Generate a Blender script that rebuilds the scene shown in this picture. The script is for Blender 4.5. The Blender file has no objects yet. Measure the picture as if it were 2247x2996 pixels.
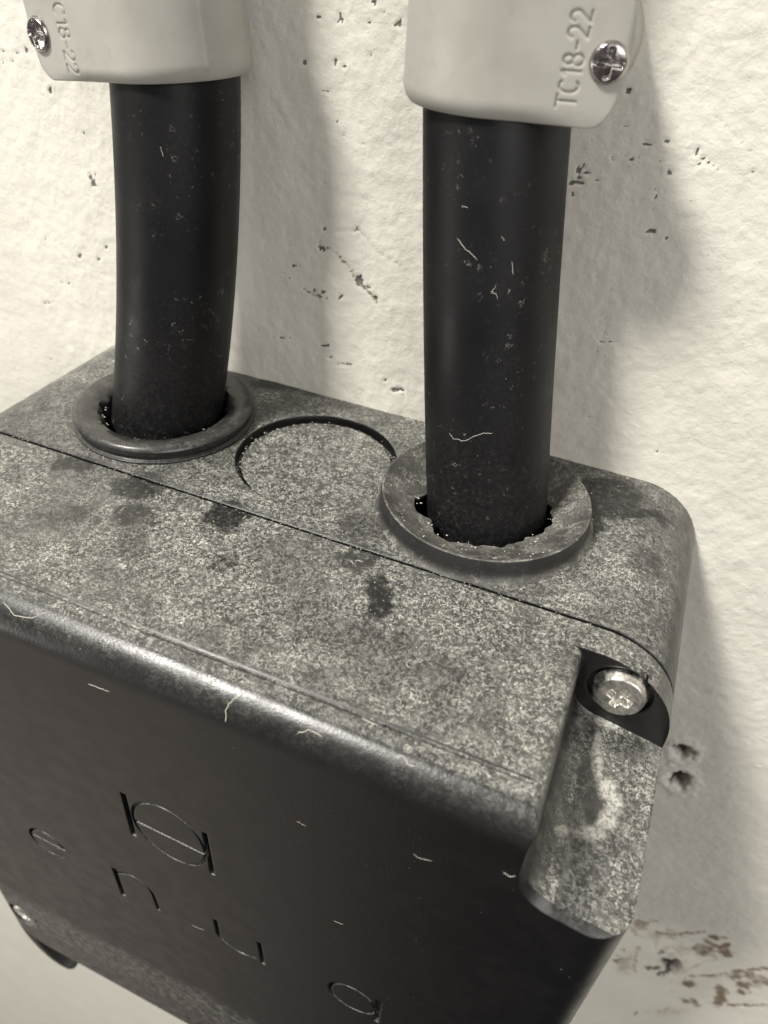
import bpy, bmesh, math, random
import numpy as np
from mathutils import Vector, Matrix
S = 0.001                      # everything below is written in millimetres
PI = math.pi
sc = bpy.context.scene
COL = sc.collection
random.seed(4)

# ------------------------------------------------------------------ camera
cd = bpy.data.cameras.new('camera'); cam = bpy.data.objects.new('camera', cd); COL.objects.link(cam)
cam.location = (48.58*S, -114.73*S, 73.07*S)
cam.rotation_euler = (0.89734, -0.053388, 0.39957)
cd.sensor_fit = 'HORIZONTAL'; cd.sensor_width = 36.0; cd.lens = 34.36
cd.clip_start = 0.003; cd.clip_end = 20
cd.dof.use_dof = True; cd.dof.focus_distance = 0.112; cd.dof.aperture_fstop = 34.0
sc.camera = cam
# ------------------------------------------------------------------ light
sc.view_settings.view_transform = 'Standard'; sc.view_settings.look = 'None'
sc.view_settings.exposure = 0.0; sc.view_settings.gamma = 1.0; sc.view_settings.use_curve_mapping = False
w = bpy.data.worlds.new('World'); sc.world = w; w.use_nodes = True
wn = w.node_tree; wn.nodes.clear()
wo = wn.nodes.new('ShaderNodeOutputWorld'); wb = wn.nodes.new('ShaderNodeBackground')
wt = wn.nodes.new('ShaderNodeTexCoord'); ws = wn.nodes.new('ShaderNodeSeparateXYZ'); wn.links.new(wt.outputs['Generated'], ws.inputs[0])
def wmr(src, a, b_, c, d):
    n = wn.nodes.new('ShaderNodeMapRange'); n.interpolation_type = 'SMOOTHSTEP'; wn.links.new(src, n.inputs[0])
    for i, q in enumerate((a, b_, c, d)): n.inputs[i+1].default_value = q
    return n.outputs[0]
def wmix(f, a, b_):
    n = wn.nodes.new('ShaderNodeMix'); n.data_type = 'RGBA'; wn.links.new(f, n.inputs[0])
    for s_, v in ((n.inputs[6], a), (n.inputs[7], b_)):
        if isinstance(v, tuple): s_.default_value = v
        else: wn.links.new(v, s_)
    return n.outputs[2]
# an indoor surround: pale ceiling, mid walls, a floor that is lit to the left and dark in the photographer's own shade
roomc = wmix(wmr(ws.outputs[2], -.2, .9, 0, 1), (0.15, 0.139, 0.130, 1), (0.27, 0.258, 0.242, 1))
floorc = wmix(wmr(ws.outputs[0], -.52, .05, 1, 0), (0.012, 0.012, 0.014, 1), (0.40, 0.345, 0.30, 1))
wallc = wmix(wmr(ws.outputs[2], -.75, -.30, 1, 0), roomc, floorc)
wb.inputs[1].default_value = 1.0
wn.links.new(wallc, wb.inputs[0]); wn.links.new(wb.outputs[0], wo.inputs[0])

def area(name, loc, target, size, power, col, sy=None):
    ld = bpy.data.lights.new(name, 'AREA'); ld.energy = power; ld.color = col
    ld.shape = 'RECTANGLE'; ld.size = size; ld.size_y = sy or size
    o = bpy.data.objects.new(name, ld); COL.objects.link(o); o.location = loc
    o.rotation_euler = (Vector(target)-Vector(loc)).to_track_quat('-Z', 'Y').to_euler()
    return o
Ld = Vector((-0.75, -1.0, 1.65)).normalized()
area('ceiling_lamp', Ld*1.25, (0, 0, 0), 0.22, 23.0, (1.0, 0.965, 0.895), 0.17)
area('room_lamp', (0.85, -0.95, 0.55), (0, 0, 0), 0.7, 8.0, (1.0, 0.965, 0.925))
area('low_left_fill', (-1.5, -1.1, -0.55), (-0.45, 0, -0.8), 0.5, 9.0, (1.0, 0.96, 0.88))  # unseen fill, added to brighten the lower-left wall and the lid front
CHIPS = [(-71.75,52.35,0.54,0.05,-0.1,-0.29,0.8),(-72.85,50.41,0.44,0.04,-0.1,-0.3,0.8),(-68.84,52.27,0.32,0.03,-0.07,-0.22,0.7),(-67.02,52.79,0.43,0.04,-0.14,-0.43,0.8),(-70.47,50.85,0.33,0.03,-0.07,-0.22,0.5),(-63.12,47.24,0.43,0.05,-0.13,-0.45,0.9),(-57.45,40.92,0.32,0.04,-0.1,-0.39,0.8),(-57.04,33.97,0.55,0.08,-0.16,-0.67,1.0),(-57.1,32.4,0.56,0.08,-0.14,-0.6,1.0),(-72.37,19.44,0.38,0.07,-0.09,-0.3,0.6),(-69.65,19.36,0.37,0.07,-0.08,-0.3,0.8),(-67.89,19.3,0.62,0.11,-0.08,-0.3,0.6),(-64.7,19.41,0.37,0.07,-0.08,-0.29,0.5),(-64.03,17.47,0.49,0.09,-0.1,-0.4,0.7),(-62.27,16.57,0.37,0.07,-0.07,-0.3,0.6),(-59.34,17.68,0.36,0.07,-0.07,-0.29,0.8),(-71.28,10.1,1.44,0.29,-0.09,-0.32,0.5),(-68.94,10.57,0.52,0.1,-0.09,-0.32,0.6),(-76.48,4.68,1.23,0.26,-0.1,-0.34,0.5),(-79.59,-9.59,1.31,0.32,-0.11,-0.38,0.6),(-74.33,37.33,0.35,0.05,-0.25,-0.76,0.4),(-70.4,1.83,0.4,0.09,-0.09,-0.34,0.5),(-56.88,20.45,0.35,0.06,-0.06,-0.29,0.8),(-9.31,62.47,0.53,0.04,-0.0,-0.28,1.0),(-6.04,62.89,0.22,0.02,0.01,-0.44,0.8),(-5.66,62.2,0.22,0.02,0.01,-0.28,0.7),(-6.62,61.96,0.22,0.02,0.0,-0.17,0.8),(-1.58,62.37,0.29,0.02,0.01,-0.22,0.9),(-0.98,64.81,0.35,0.03,0.01,-0.27,0.9),(0.85,63.71,0.42,0.03,0.02,-0.27,0.6),(1.63,62.53,0.35,0.03,0.02,-0.33,0.7),(2.36,62.26,0.42,0.04,0.01,-0.22,1.0),(2.96,62.64,0.35,0.03,0.03,-0.38,1.0),(3.35,62.23,0.28,0.02,0.02,-0.27,1.0),(1.96,61.78,0.28,0.02,0.01,-0.16,0.9),(-12.05,56.47,0.24,0.02,-0.01,-0.36,0.9),(-6.78,57.16,0.23,0.02,0.0,-0.35,0.8),(-5.39,56.53,0.38,0.04,0.01,-0.24,1.0),(-1.11,58.41,0.15,0.01,0.01,-0.23,0.7),(-0.23,58.38,0.15,0.01,0.01,-0.17,0.8),(-9.79,54.57,0.31,0.03,-0.0,-0.18,0.6),(-8.69,54.68,0.31,0.03,0.0,-0.18,0.7),(-9.32,52.83,1.35,0.15,-0.0,-0.12,0.5),(-7.41,51.78,0.24,0.03,0.0,-0.19,1.0),(-6.94,51.84,0.24,0.03,0.0,-0.19,1.0),(-4.92,52.44,0.31,0.03,0.01,-0.25,0.9),(-6.59,49.0,0.32,0.04,0.0,-0.32,0.9),(-5.89,50.25,0.32,0.04,0.0,-0.25,0.5),(-15.3,63.51,0.15,0.01,-0.01,-0.34,0.9),(-8.23,39.85,0.51,0.08,0.0,-0.21,0.5),(-10.88,38.37,0.35,0.05,-0.01,-0.59,0.3),(-8.63,32.35,0.53,0.09,0.0,-0.39,0.7),(-5.31,32.53,2.42,0.42,0.0,-0.23,0.4),(-2.58,33.23,0.51,0.09,0.01,-0.38,0.6),(-8.89,29.0,0.54,0.1,0.0,-0.4,0.8),(-9.52,29.52,0.36,0.06,-0.0,-0.64,0.5),(-14.15,24.99,0.75,0.14,-0.01,-0.34,0.7),(-15.54,22.43,0.38,0.08,-0.01,-0.26,0.8),(-16.85,23.03,0.38,0.07,-0.01,-0.26,0.5),(-18.04,21.93,0.29,0.06,-0.01,-0.26,0.4),(-12.63,21.03,0.47,0.1,-0.0,-0.26,1.0),(-10.37,21.06,0.47,0.1,-0.0,-0.26,0.9),(-8.88,21.1,0.47,0.1,0.0,-0.26,0.8),(-5.09,20.94,0.55,0.11,0.01,-0.34,0.7),(-1.76,24.58,0.62,0.12,0.02,-0.58,1.0),(0.12,24.12,0.61,0.12,0.02,-0.49,0.9),(1.62,22.34,0.53,0.11,0.02,-0.33,0.7),(-4.91,20.98,0.27,0.06,0.01,-0.51,0.6),(-0.17,26.69,0.35,0.07,0.01,-0.32,0.6),(-17.62,10.17,1.43,0.33,-0.01,-0.29,0.7),(-22.27,11.12,1.04,0.24,-0.02,-0.39,0.4),(-8.47,10.79,1.27,0.3,0.0,-0.38,0.8),(-7.48,8.54,0.98,0.24,0.0,-0.39,0.6),(-5.23,7.74,0.49,0.12,0.01,-0.29,0.7),(-3.49,8.08,1.54,0.38,0.01,-0.29,0.5),(4.21,6.74,0.46,0.12,0.02,-0.38,0.9),(6.66,5.33,0.65,0.17,0.03,-0.48,0.9),(8.16,4.05,0.37,0.1,0.07,-0.88,0.5),(-1.75,2.17,0.68,0.18,0.01,-0.2,0.5),(-9.55,9.2,0.39,0.1,-0.0,-0.29,0.5),(31.91,47.33,0.32,0.05,0.12,-0.54,1.0),(33.03,47.37,0.58,0.08,0.05,-0.24,0.8),(31.48,45.65,0.72,0.11,0.05,-0.24,0.9),(32.68,45.7,0.52,0.08,0.05,-0.24,0.9),(34.37,46.45,0.38,0.06,0.06,-0.24,0.6),(32.07,49.61,0.19,0.03,0.05,-0.23,0.6),(32.42,48.33,0.26,0.04,0.08,-0.35,0.7),(31.57,44.26,0.33,0.05,0.05,-0.25,0.7),(39.98,51.85,0.42,0.06,0.03,-0.11,0.7),(38.79,49.76,0.98,0.14,0.03,-0.11,0.7),(37.85,49.98,0.12,0.02,0.1,-0.4,0.6),(38.82,50.12,0.12,0.02,0.09,-0.34,0.5),(39.58,50.1,0.12,0.02,0.11,-0.4,0.5),(36.16,49.57,0.25,0.03,0.06,-0.23,0.6),(42.49,52.75,0.29,0.04,0.14,-0.49,0.9),(45.12,52.41,0.35,0.05,0.05,-0.16,0.9),(45.61,52.37,0.17,0.02,0.07,-0.22,0.8),(46.86,51.79,0.17,0.02,0.15,-0.49,0.9),(47.53,50.4,0.4,0.06,0.07,-0.22,1.0),(47.86,51.07,0.29,0.04,0.07,-0.22,0.9),(48.61,50.78,0.28,0.04,0.07,-0.22,0.7),(49.22,50.52,0.17,0.02,0.07,-0.22,0.6),(50.02,50.06,0.17,0.02,0.04,-0.11,0.7),(51.6,50.11,0.22,0.03,0.04,-0.11,0.9),(53.12,50.62,0.28,0.04,0.09,-0.27,1.0),(54.21,50.49,0.16,0.02,0.04,-0.11,0.7),(55.19,50.8,0.16,0.02,0.04,-0.11,0.7),(42.64,50.06,0.3,0.04,0.05,-0.17,0.8),(43.25,49.67,0.18,0.03,0.08,-0.28,0.8),(44.01,48.96,0.24,0.03,0.11,-0.4,0.7),(50.32,60.46,0.16,0.02,0.05,-0.15,0.9),(51.59,61.34,0.16,0.02,0.03,-0.1,0.9),(52.41,60.23,0.21,0.02,0.09,-0.24,0.8),(43.55,41.11,0.5,0.09,0.09,-0.31,1.0),(44.16,41.02,0.25,0.04,0.07,-0.25,0.7),(46.05,40.3,0.31,0.05,0.07,-0.25,0.9),(46.51,47.78,0.82,0.12,0.03,-0.11,0.4),(48.84,53.74,0.11,0.01,0.03,-0.11,0.6),(37.76,33.11,0.27,0.05,0.16,-0.69,0.5),(42.58,23.55,0.42,0.1,0.07,-0.3,0.8),(40.84,23.14,0.56,0.13,0.05,-0.23,0.6),(49.5,24.55,0.33,0.08,0.04,-0.15,0.5),(41.88,9.42,0.37,0.11,0.1,-0.43,0.6),(54.43,6.17,0.21,0.07,0.07,-0.26,0.8),(42.77,46.48,0.12,0.02,0.07,-0.24,0.7),(43.14,45.62,0.12,0.02,0.08,-0.3,0.7),(43.21,43.75,0.12,0.02,0.1,-0.36,0.6),(43.86,41.16,0.25,0.04,0.03,-0.12,0.8),(45.16,67.61,0.21,0.02,0.04,-0.14,0.6),(36.05,57.94,0.29,0.03,0.07,-0.26,0.8),(36.75,53.78,0.24,0.03,0.06,-0.22,0.6),(47.8,45.73,0.18,0.03,0.04,-0.12,0.5),(45.29,67.07,0.16,0.01,0.03,-0.09,0.5),(79.35,-64.68,0.75,0.48,0.31,-1.04,1.0),(81.97,-75.61,0.85,0.59,0.28,-0.95,1.0),(77.96,-64.69,0.5,0.32,0.26,-0.89,0.8),(94.15,-60.82,0.3,0.2,0.15,-0.42,0.8),(95.72,-101.97,0.26,0.22,0.29,-0.93,0.3),(98.02,-102.36,0.34,0.29,0.18,-0.56,0.4),(99.55,-152.28,0.6,0.65,0.28,-1.0,1.0),(91.15,-168.36,1.42,1.59,0.27,-1.1,0.8),(91.24,-161.02,0.43,0.47,0.34,-1.32,0.6),(100.14,-163.42,1.64,1.88,0.29,-1.06,1.0),(103.31,-163.26,1.4,1.63,0.3,-1.05,1.0),(103.47,-155.54,0.78,0.88,0.59,-2.02,0.4),(108.88,-173.27,0.3,0.37,0.24,-0.83,0.6),(103.87,-197.23,0.33,0.44,0.16,-0.63,0.8),(91.65,-184.36,0.34,0.41,0.14,-0.6,0.5),(108.34,-124.9,0.35,0.35,0.21,-0.63,0.3),(114.94,-116.9,0.24,0.24,0.21,-0.6,0.4)]
WLINES = [([(-7.8,29.3),(-6.4,28.7),(-4.1,27.1),(-1.8,24.6),(1.7,21.7)],0.27,0.7),([(-12.4,20.9),(-10.5,20.3),(-7.9,20.2)],0.29,0.7),([(96.0,-144.0),(99.4,-141.4),(105.4,-133.0)],0.57,0.7),([(109.4,-157.9),(114.3,-153.2),(118.8,-144.6),(123.4,-137.7)],0.59,0.8),([(122.6,-166.0),(124.8,-162.4),(130.0,-156.4)],0.73,0.8),([(103.2,-194.7),(107.5,-194.5),(112.0,-194.8)],0.9,0.8),([(117.0,-156.8),(119.5,-161.6),(122.2,-164.7)],0.71,0.5),([(94.1,-154.9),(95.0,-162.3),(96.8,-170.4)],0.61,0.5),([(92.1,-142.7),(92.6,-139.8),(94.6,-137.9)],0.43,0.5),([(96.1,-143.9),(98.1,-152.2)],0.43,0.4),([(107.3,-159.7),(108.2,-154.2),(111.7,-145.3)],0.6,0.35),([(89.1,-138.4),(92.2,-138.2),(94.8,-137.1)],0.43,0.4),([(108.8,-160.3),(111.9,-161.9)],0.74,0.4)]
STAINS = [(108.21,-134.27,2.32,2.44,0.64,-2.0,0.8),(111.36,-134.81,1.05,1.13,0.58,-1.78,0.7),(112.39,-139.8,1.77,1.95,0.67,-2.06,0.6),(113.72,-140.2,1.06,1.17,0.45,-1.37,0.5),(110.69,-162.31,1.53,1.84,0.79,-2.6,0.6),(122.06,-152.07,1.73,2.1,1.15,-3.39,0.35),(114.17,-173.81,2.91,3.71,0.83,-2.75,0.25),(108.96,-140.44,3.62,3.93,1.6,-5.07,0.25),(98.41,-142.41,5.83,6.07,0.95,-3.31,0.15),(103.38,-146.49,4.77,5.18,2.14,-7.21,0.12),(91.13,-143.78,2.03,2.06,1.28,-4.81,0.2),(93.34,-167.66,2.69,3.04,2.1,-8.2,0.15),(119.75,-147.43,5.2,6.12,0.96,-2.84,0.25),(119.02,-162.13,1.27,1.59,2.08,-6.42,0.35),(123.97,-145.74,2.1,2.5,1.63,-4.66,0.25),(110.87,-185.94,6.14,8.05,1.01,-3.53,0.15)]
LINT_FRONT = [[(-9.5,-70.1,-10.0),(-7.5,-70.1,-9.8),(-6.0,-70.1,-9.8)],[(49.7,-70.1,-12.4),(50.6,-70.1,-12.8),(51.2,-70.1,-12.1)],[(39.1,-70.1,-9.6),(41.0,-70.1,-9.2)],[(41.5,-70.1,-16.8),(39.7,-70.1,-17.5),(38.9,-70.1,-17.1)],[(-33.4,-70.1,-52.4),(-32.2,-70.1,-51.9)],[(26.5,-70.1,-21.7),(28.9,-70.1,-21.2)],[(22.4,-70.1,-21.9),(23.8,-70.1,-22.2)],[(42.9,-70.1,-20.9),(44.7,-70.1,-21.1)],[(13.2,-70.1,-18.6),(15.1,-70.1,-18.0)],[(28.2,-70.1,-47.1),(29.8,-70.1,-46.8)],[(56.0,-70.1,-22.5),(55.4,-70.1,-23.8)],[(60.4,-70.1,-20.0),(61.0,-70.1,-19.8)],[(68.5,-70.1,-12.6),(68.9,-70.1,-12.8)],[(57.2,-70.1,-46.3),(59.0,-70.1,-46.8)],[(-1.6,-70.1,-79.0),(1.1,-70.1,-78.4)],[(39.7,-70.1,-37.1),(41.1,-70.1,-36.6)],[(22.4,-70.1,-58.3),(24.1,-70.1,-58.3)],[(-10.3,-70.1,-23.6),(-8.6,-70.1,-23.8)],[(-12.6,-70.1,-4.1),(-11.1,-70.1,-4.3)],[(-2.4,-70.1,-17.0),(-1.6,-70.1,-17.1)],[(56.3,-70.1,-6.1),(57.0,-70.1,-7.1)],[(-1.7,-70.1,-92.3),(-0.7,-70.1,-93.6)],[(36.4,-70.1,-42.0),(37.9,-70.1,-42.1)],[(49.8,-70.1,-45.6),(51.9,-70.1,-45.7)]]
LINT_EDGE = [[(-22.3,-68.9,-1.2),(-19.9,-69.7,-1.2),(-17.2,-69.3,-1.2),(-15.3,-67.9,-1.2)],[(13.4,-71.2,-1.2),(13.3,-70.0,-1.2),(14.0,-69.0,-1.2),(14.8,-68.2,-1.2)],[(22.8,-69.9,-1.2),(24.2,-69.2,-1.2),(25.8,-69.3,-1.2)],[(34.6,-68.6,-1.2),(35.6,-68.2,-1.2),(36.4,-68.8,-1.2),(37.2,-68.7,-1.2)],[(42.8,-64.8,-1.2),(44.0,-64.9,-1.2)],[(29.3,-65.9,-1.2),(30.6,-66.0,-1.2),(31.4,-66.0,-1.2)]]
LINT_TL = [[(-21.2,-28.0,47.1),(-20.8,-28.0,46.5),(-20.5,-28.0,45.9)],[(-25.7,-28.0,36.9),(-25.4,-28.0,36.6)],[(-24.4,-28.0,15.7),(-23.4,-28.0,18.0)],[(-22.6,-28.0,34.1),(-21.0,-28.0,33.7)],[(-23.6,-28.0,42.0),(-22.8,-28.0,41.8)],[(-21.7,-28.0,29.8),(-20.6,-28.0,28.6)],[(-13.8,-28.0,40.5),(-13.1,-28.0,40.1)]]
LINT_TR = [[(21.1,-27.0,42.7),(23.1,-27.0,41.6),(25.3,-27.0,40.6)],[(26.0,-27.0,40.2),(26.5,-27.0,40.7)],[(24.5,-27.0,15.9),(25.5,-27.0,15.4),(27.3,-27.0,15.6),(28.5,-27.0,16.5),(30.1,-27.0,17.5),(31.5,-27.0,17.6)],[(28.2,-27.0,37.0),(29.2,-27.0,36.8),(29.6,-27.0,36.1)],[(21.3,-27.0,46.6),(22.5,-27.0,46.5)],[(29.0,-27.0,43.6),(29.9,-27.0,43.3)],[(31.9,-27.0,29.6),(33.2,-27.0,29.3)],[(24.4,-27.0,33.1),(25.1,-27.0,32.3)],[(31.8,-27.0,40.7),(32.6,-27.0,39.2)],[(35.6,-27.0,26.5),(36.6,-27.0,26.1)],[(29.0,-27.0,37.8),(28.3,-27.0,36.7)]]
BLOTCH = [(-21.7,-40.69,3.79,1.93,2.02,-2.64,1.0),(-35.34,-40.06,2.54,1.31,1.65,-1.9,0.8),(-17.89,-46.81,2.81,1.41,1.56,-2.02,0.6),(-5.39,-40.27,2.87,1.45,1.74,-2.75,0.65),(-26.57,-51.17,2.15,1.08,1.7,-1.94,0.4),(17.38,-40.44,2.77,1.37,1.18,-2.59,0.55),(23.37,-46.58,1.63,0.79,1.6,-3.74,0.7),(15.48,-33.63,3.22,1.61,1.19,-2.67,0.45),(47.89,-8.6,5.74,2.91,1.01,-5.94,1.0),(46.33,-16.91,2.6,1.3,0.68,-3.58,0.8),(54.96,-9.92,4.22,2.12,0.19,-1.53,0.7),(57.18,-21.96,2.08,1.02,0.4,-3.26,0.4),(0.05,-50.1,1.3,0.64,0.86,-1.34,0.5),(-42.03,-46.49,1.62,0.83,1.9,-1.96,0.3),(-13.94,-51.92,1.92,0.95,2.47,-3.21,0.4),(-17.13,0.53,5.7,3.09,1.1,-2.01,0.6),(-6.5,-4.1,4.72,2.52,0.78,-1.56,0.4),(-48.35,-22.54,1.87,1.0,4.06,-4.76,0.3)]
SPLASH = [(0.27,-61.64,2.45,1.19,1.23,-1.73,0.8),(17.42,-61.77,3.95,1.88,0.72,-1.32,0.8),(39.64,-58.9,1.03,0.48,0.25,-0.78,0.9),(33.02,-60.51,0.92,0.44,0.3,-0.77,0.9),(-15.18,-45.83,1.88,0.94,0.97,-1.3,0.7),(-13.77,-62.15,3.35,1.64,0.85,-1.0,0.5),(-9.89,-16.14,2.22,1.17,0.77,-1.36,0.5),(5.31,-10.81,3.75,1.96,1.88,-4.22,0.35),(-5.5,-48.89,1.21,0.6,2.35,-3.46,0.4),(31.92,-54.44,1.35,0.64,0.41,-1.07,0.5),(54.17,-25.15,3.2,1.57,0.46,-3.15,0.5),(44.92,-37.11,7.19,3.49,0.33,-1.45,0.5),(-22.51,-47.6,1.0,0.5,1.05,-1.29,0.7),(57.51,-39.61,2.87,1.37,0.16,-1.18,0.4)]
RUNS = [(55.27,-42.1,1.6,0.75,0.18,-0.97,0.9),(57.79,-43.25,1.83,0.85,0.16,-0.95,0.9),(56.98,-47.99,0.59,0.27,0.34,-1.92,0.7),(57.78,-50.73,0.69,0.32,0.27,-1.55,0.9),(59.54,-53.12,1.13,0.52,0.2,-1.22,1.0),(60.62,-54.57,0.89,0.41,0.25,-1.58,1.0),(60.21,-57.18,0.98,0.45,0.21,-1.27,1.0),(59.07,-59.71,1.29,0.59,0.13,-0.73,0.9),(56.88,-60.44,1.18,0.54,0.08,-0.42,0.8),(55.16,-61.49,0.75,0.34,0.1,-0.48,0.7),(56.55,-63.12,0.42,0.19,0.26,-1.28,0.7),(56.81,-65.48,0.46,0.21,0.25,-1.22,0.5)]
POOLS = [(58.12,-56.06,1.22,0.56,0.49,-2.72,0.9),(56.37,-52.52,1.03,0.47,0.39,-2.07,0.7),(57.71,-61.76,1.38,0.63,0.18,-0.95,0.5),(60.17,-46.1,2.97,1.38,0.23,-1.5,0.5),(55.61,-45.78,1.2,0.56,0.28,-1.53,0.5)]

# ------------------------------------------------------------------ helpers
def mesh_obj(name, V, F, mat, parent=None, smooth=35, origin=None):
    V = np.asarray(V, float)*S
    o0 = Vector((0, 0, 0))
    if parent is not None: o0 = parent['_o'] if False else ORI.get(parent.name, Vector((0, 0, 0)))
    if origin is not None: o0 = Vector(origin)*S
    me = bpy.data.meshes.new(name)
    me.from_pydata([tuple(v-np.array(o0)) for v in V], [], [tuple(f) for f in F])
    me.update()
    o = bpy.data.objects.new(name, me); COL.objects.link(o)
    if parent is not None: o.parent = parent
    if origin is not None:
        o.location = o0 - (ORI.get(parent.name, Vector((0, 0, 0))) if parent is not None else Vector((0, 0, 0)))
        ORI[o.name] = o0
    else: ORI[o.name] = o0
    if mat: me.materials.append(mat)
    if smooth:
        me.polygons.foreach_set('use_smooth', [True]*len(me.polygons)); me.set_sharp_from_angle(angle=math.radians(smooth))
    return o
ORI = {}
def empty(name, loc):
    o = bpy.data.objects.new(name, None); COL.objects.link(o); o.location = Vector(loc)*S; o.empty_display_size = .01
    ORI[o.name] = Vector(loc)*S
    return o
def tag(o, label=None, cat=None, group=None, kind=None):
    if label: o['label'] = label
    if cat: o['category'] = cat
    if group: o['group'] = group
    if kind: o['kind'] = kind
    return o
def fix_normals(o):
    bm = bmesh.new(); bm.from_mesh(o.data); bmesh.ops.recalc_face_normals(bm, faces=bm.faces[:]); bm.to_mesh(o.data); bm.free()
def boolean(o, cutters, smooth=28):
    fix_normals(o)
    for c in cutters:
        fix_normals(c)
        m = o.modifiers.new('b', 'BOOLEAN'); m.operation = 'DIFFERENCE'; m.solver = 'EXACT'; m.object = c
    bpy.context.view_layer.update()
    dg = bpy.context.evaluated_depsgraph_get()
    me = bpy.data.meshes.new_from_object(o.evaluated_get(dg))
    o.modifiers.clear(); old = o.data; me.name = old.name; o.data = me; bpy.data.meshes.remove(old)
    me.polygons.foreach_set('use_smooth', [True]*len(me.polygons))
    for n in ('sharp_edge',):
        a = me.attributes.get(n)
        if a: me.attributes.remove(a)
    me.set_sharp_from_angle(angle=math.radians(smooth))
    for c in cutters:
        d = c.data; bpy.data.objects.remove(c); bpy.data.meshes.remove(d)
def loft(rings, cap0=True, cap1=True, closed=True):
    n = len(rings[0]); V = [p for r in rings for p in r]; F = []
    for i in range(len(rings)-1):
        for j in range(n if closed else n-1):
            a = i*n+j; b = i*n+(j+1) % n; F.append((a, b, b+n, a+n))
    if cap0: F.append(tuple(range(n-1, -1, -1)))
    if cap1: F.append(tuple(range((len(rings)-1)*n, len(rings)*n)))
    return V, F
def lathe(prof, c, n=96, axis='z', cap0=False, cap1=False, jit=None):
    rings = []
    for i, (r, h) in enumerate(prof):
        ring = []
        for j in range(n):
            a = 2*PI*j/n
            rr, hh = (r, h) if jit is None else jit(i, a, r, h)
            if axis == 'z': ring.append((c[0]+rr*math.cos(a), c[1]+rr*math.sin(a), c[2]+hh))
            else: ring.append((c[0]+rr*math.cos(a), c[1]-hh, c[2]+rr*math.sin(a)))
        rings.append(ring)
    return loft(rings, cap0, cap1)
def tubes(paths, r, n=5):
    V = []; F = []
    for P in paths:
        P = [Vector(q) for q in P]; base = len(V); m = len(P)
        for i, q in enumerate(P):
            d = (P[min(i+1, m-1)]-P[max(i-1, 0)]).normalized()
            u = d.cross(Vector((.3, .5, .8))).normalized(); v = d.cross(u)
            rr = r*(.45 if i in (0, m-1) else 1.0)
            for j in range(n):
                a = 2*PI*j/n; V.append(tuple(q+u*rr*math.cos(a)+v*rr*math.sin(a)))
        for i in range(m-1):
            for j in range(n):
                a = base+i*n+j; b = base+i*n+(j+1) % n; F.append((a, b, b+n, a+n))
        F.append(tuple(range(base+n-1, base-1, -1))); F.append(tuple(range(base+(m-1)*n, base+m*n)))
    return V, F
rngn = np.random.default_rng(11)
TAB = rngn.random((8, 256, 256))
def vn(X, Y, sc_, seed):
    x = X*sc_+seed*17.3+1000; y = Y*sc_+seed*9.1+1000
    xi = np.floor(x).astype(int); yi = np.floor(y).astype(int); fx = x-xi; fy = y-yi
    fx = fx*fx*(3-2*fx); fy = fy*fy*(3-2*fy); T = TAB[seed % 8]
    g = lambda a, b: T[a & 255, b & 255]
    return (g(xi, yi)*(1-fx)+g(xi+1, yi)*fx)*(1-fy)+(g(xi, yi+1)*(1-fx)+g(xi+1, yi+1)*fx)*fy
def fbm(X, Y, sc_, seed, o=4, g=.5):
    r = 0; a = 1; t = 0
    for i in range(o):
        ca, sa = math.cos(i*1.1), math.sin(i*1.1)
        r = r+a*vn(X*ca-Y*sa, X*sa+Y*ca, sc_*2**i, seed+i); t += a; a *= g
    return r/t
def segdist(X, Z, a, b):
    ax, az = a; dx, dz = b[0]-ax, b[1]-az; L = dx*dx+dz*dz+1e-9
    t = np.clip(((X-ax)*dx+(Z-az)*dz)/L, 0, 1)
    return np.hypot(X-ax-t*dx, Z-az-t*dz), t

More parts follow.
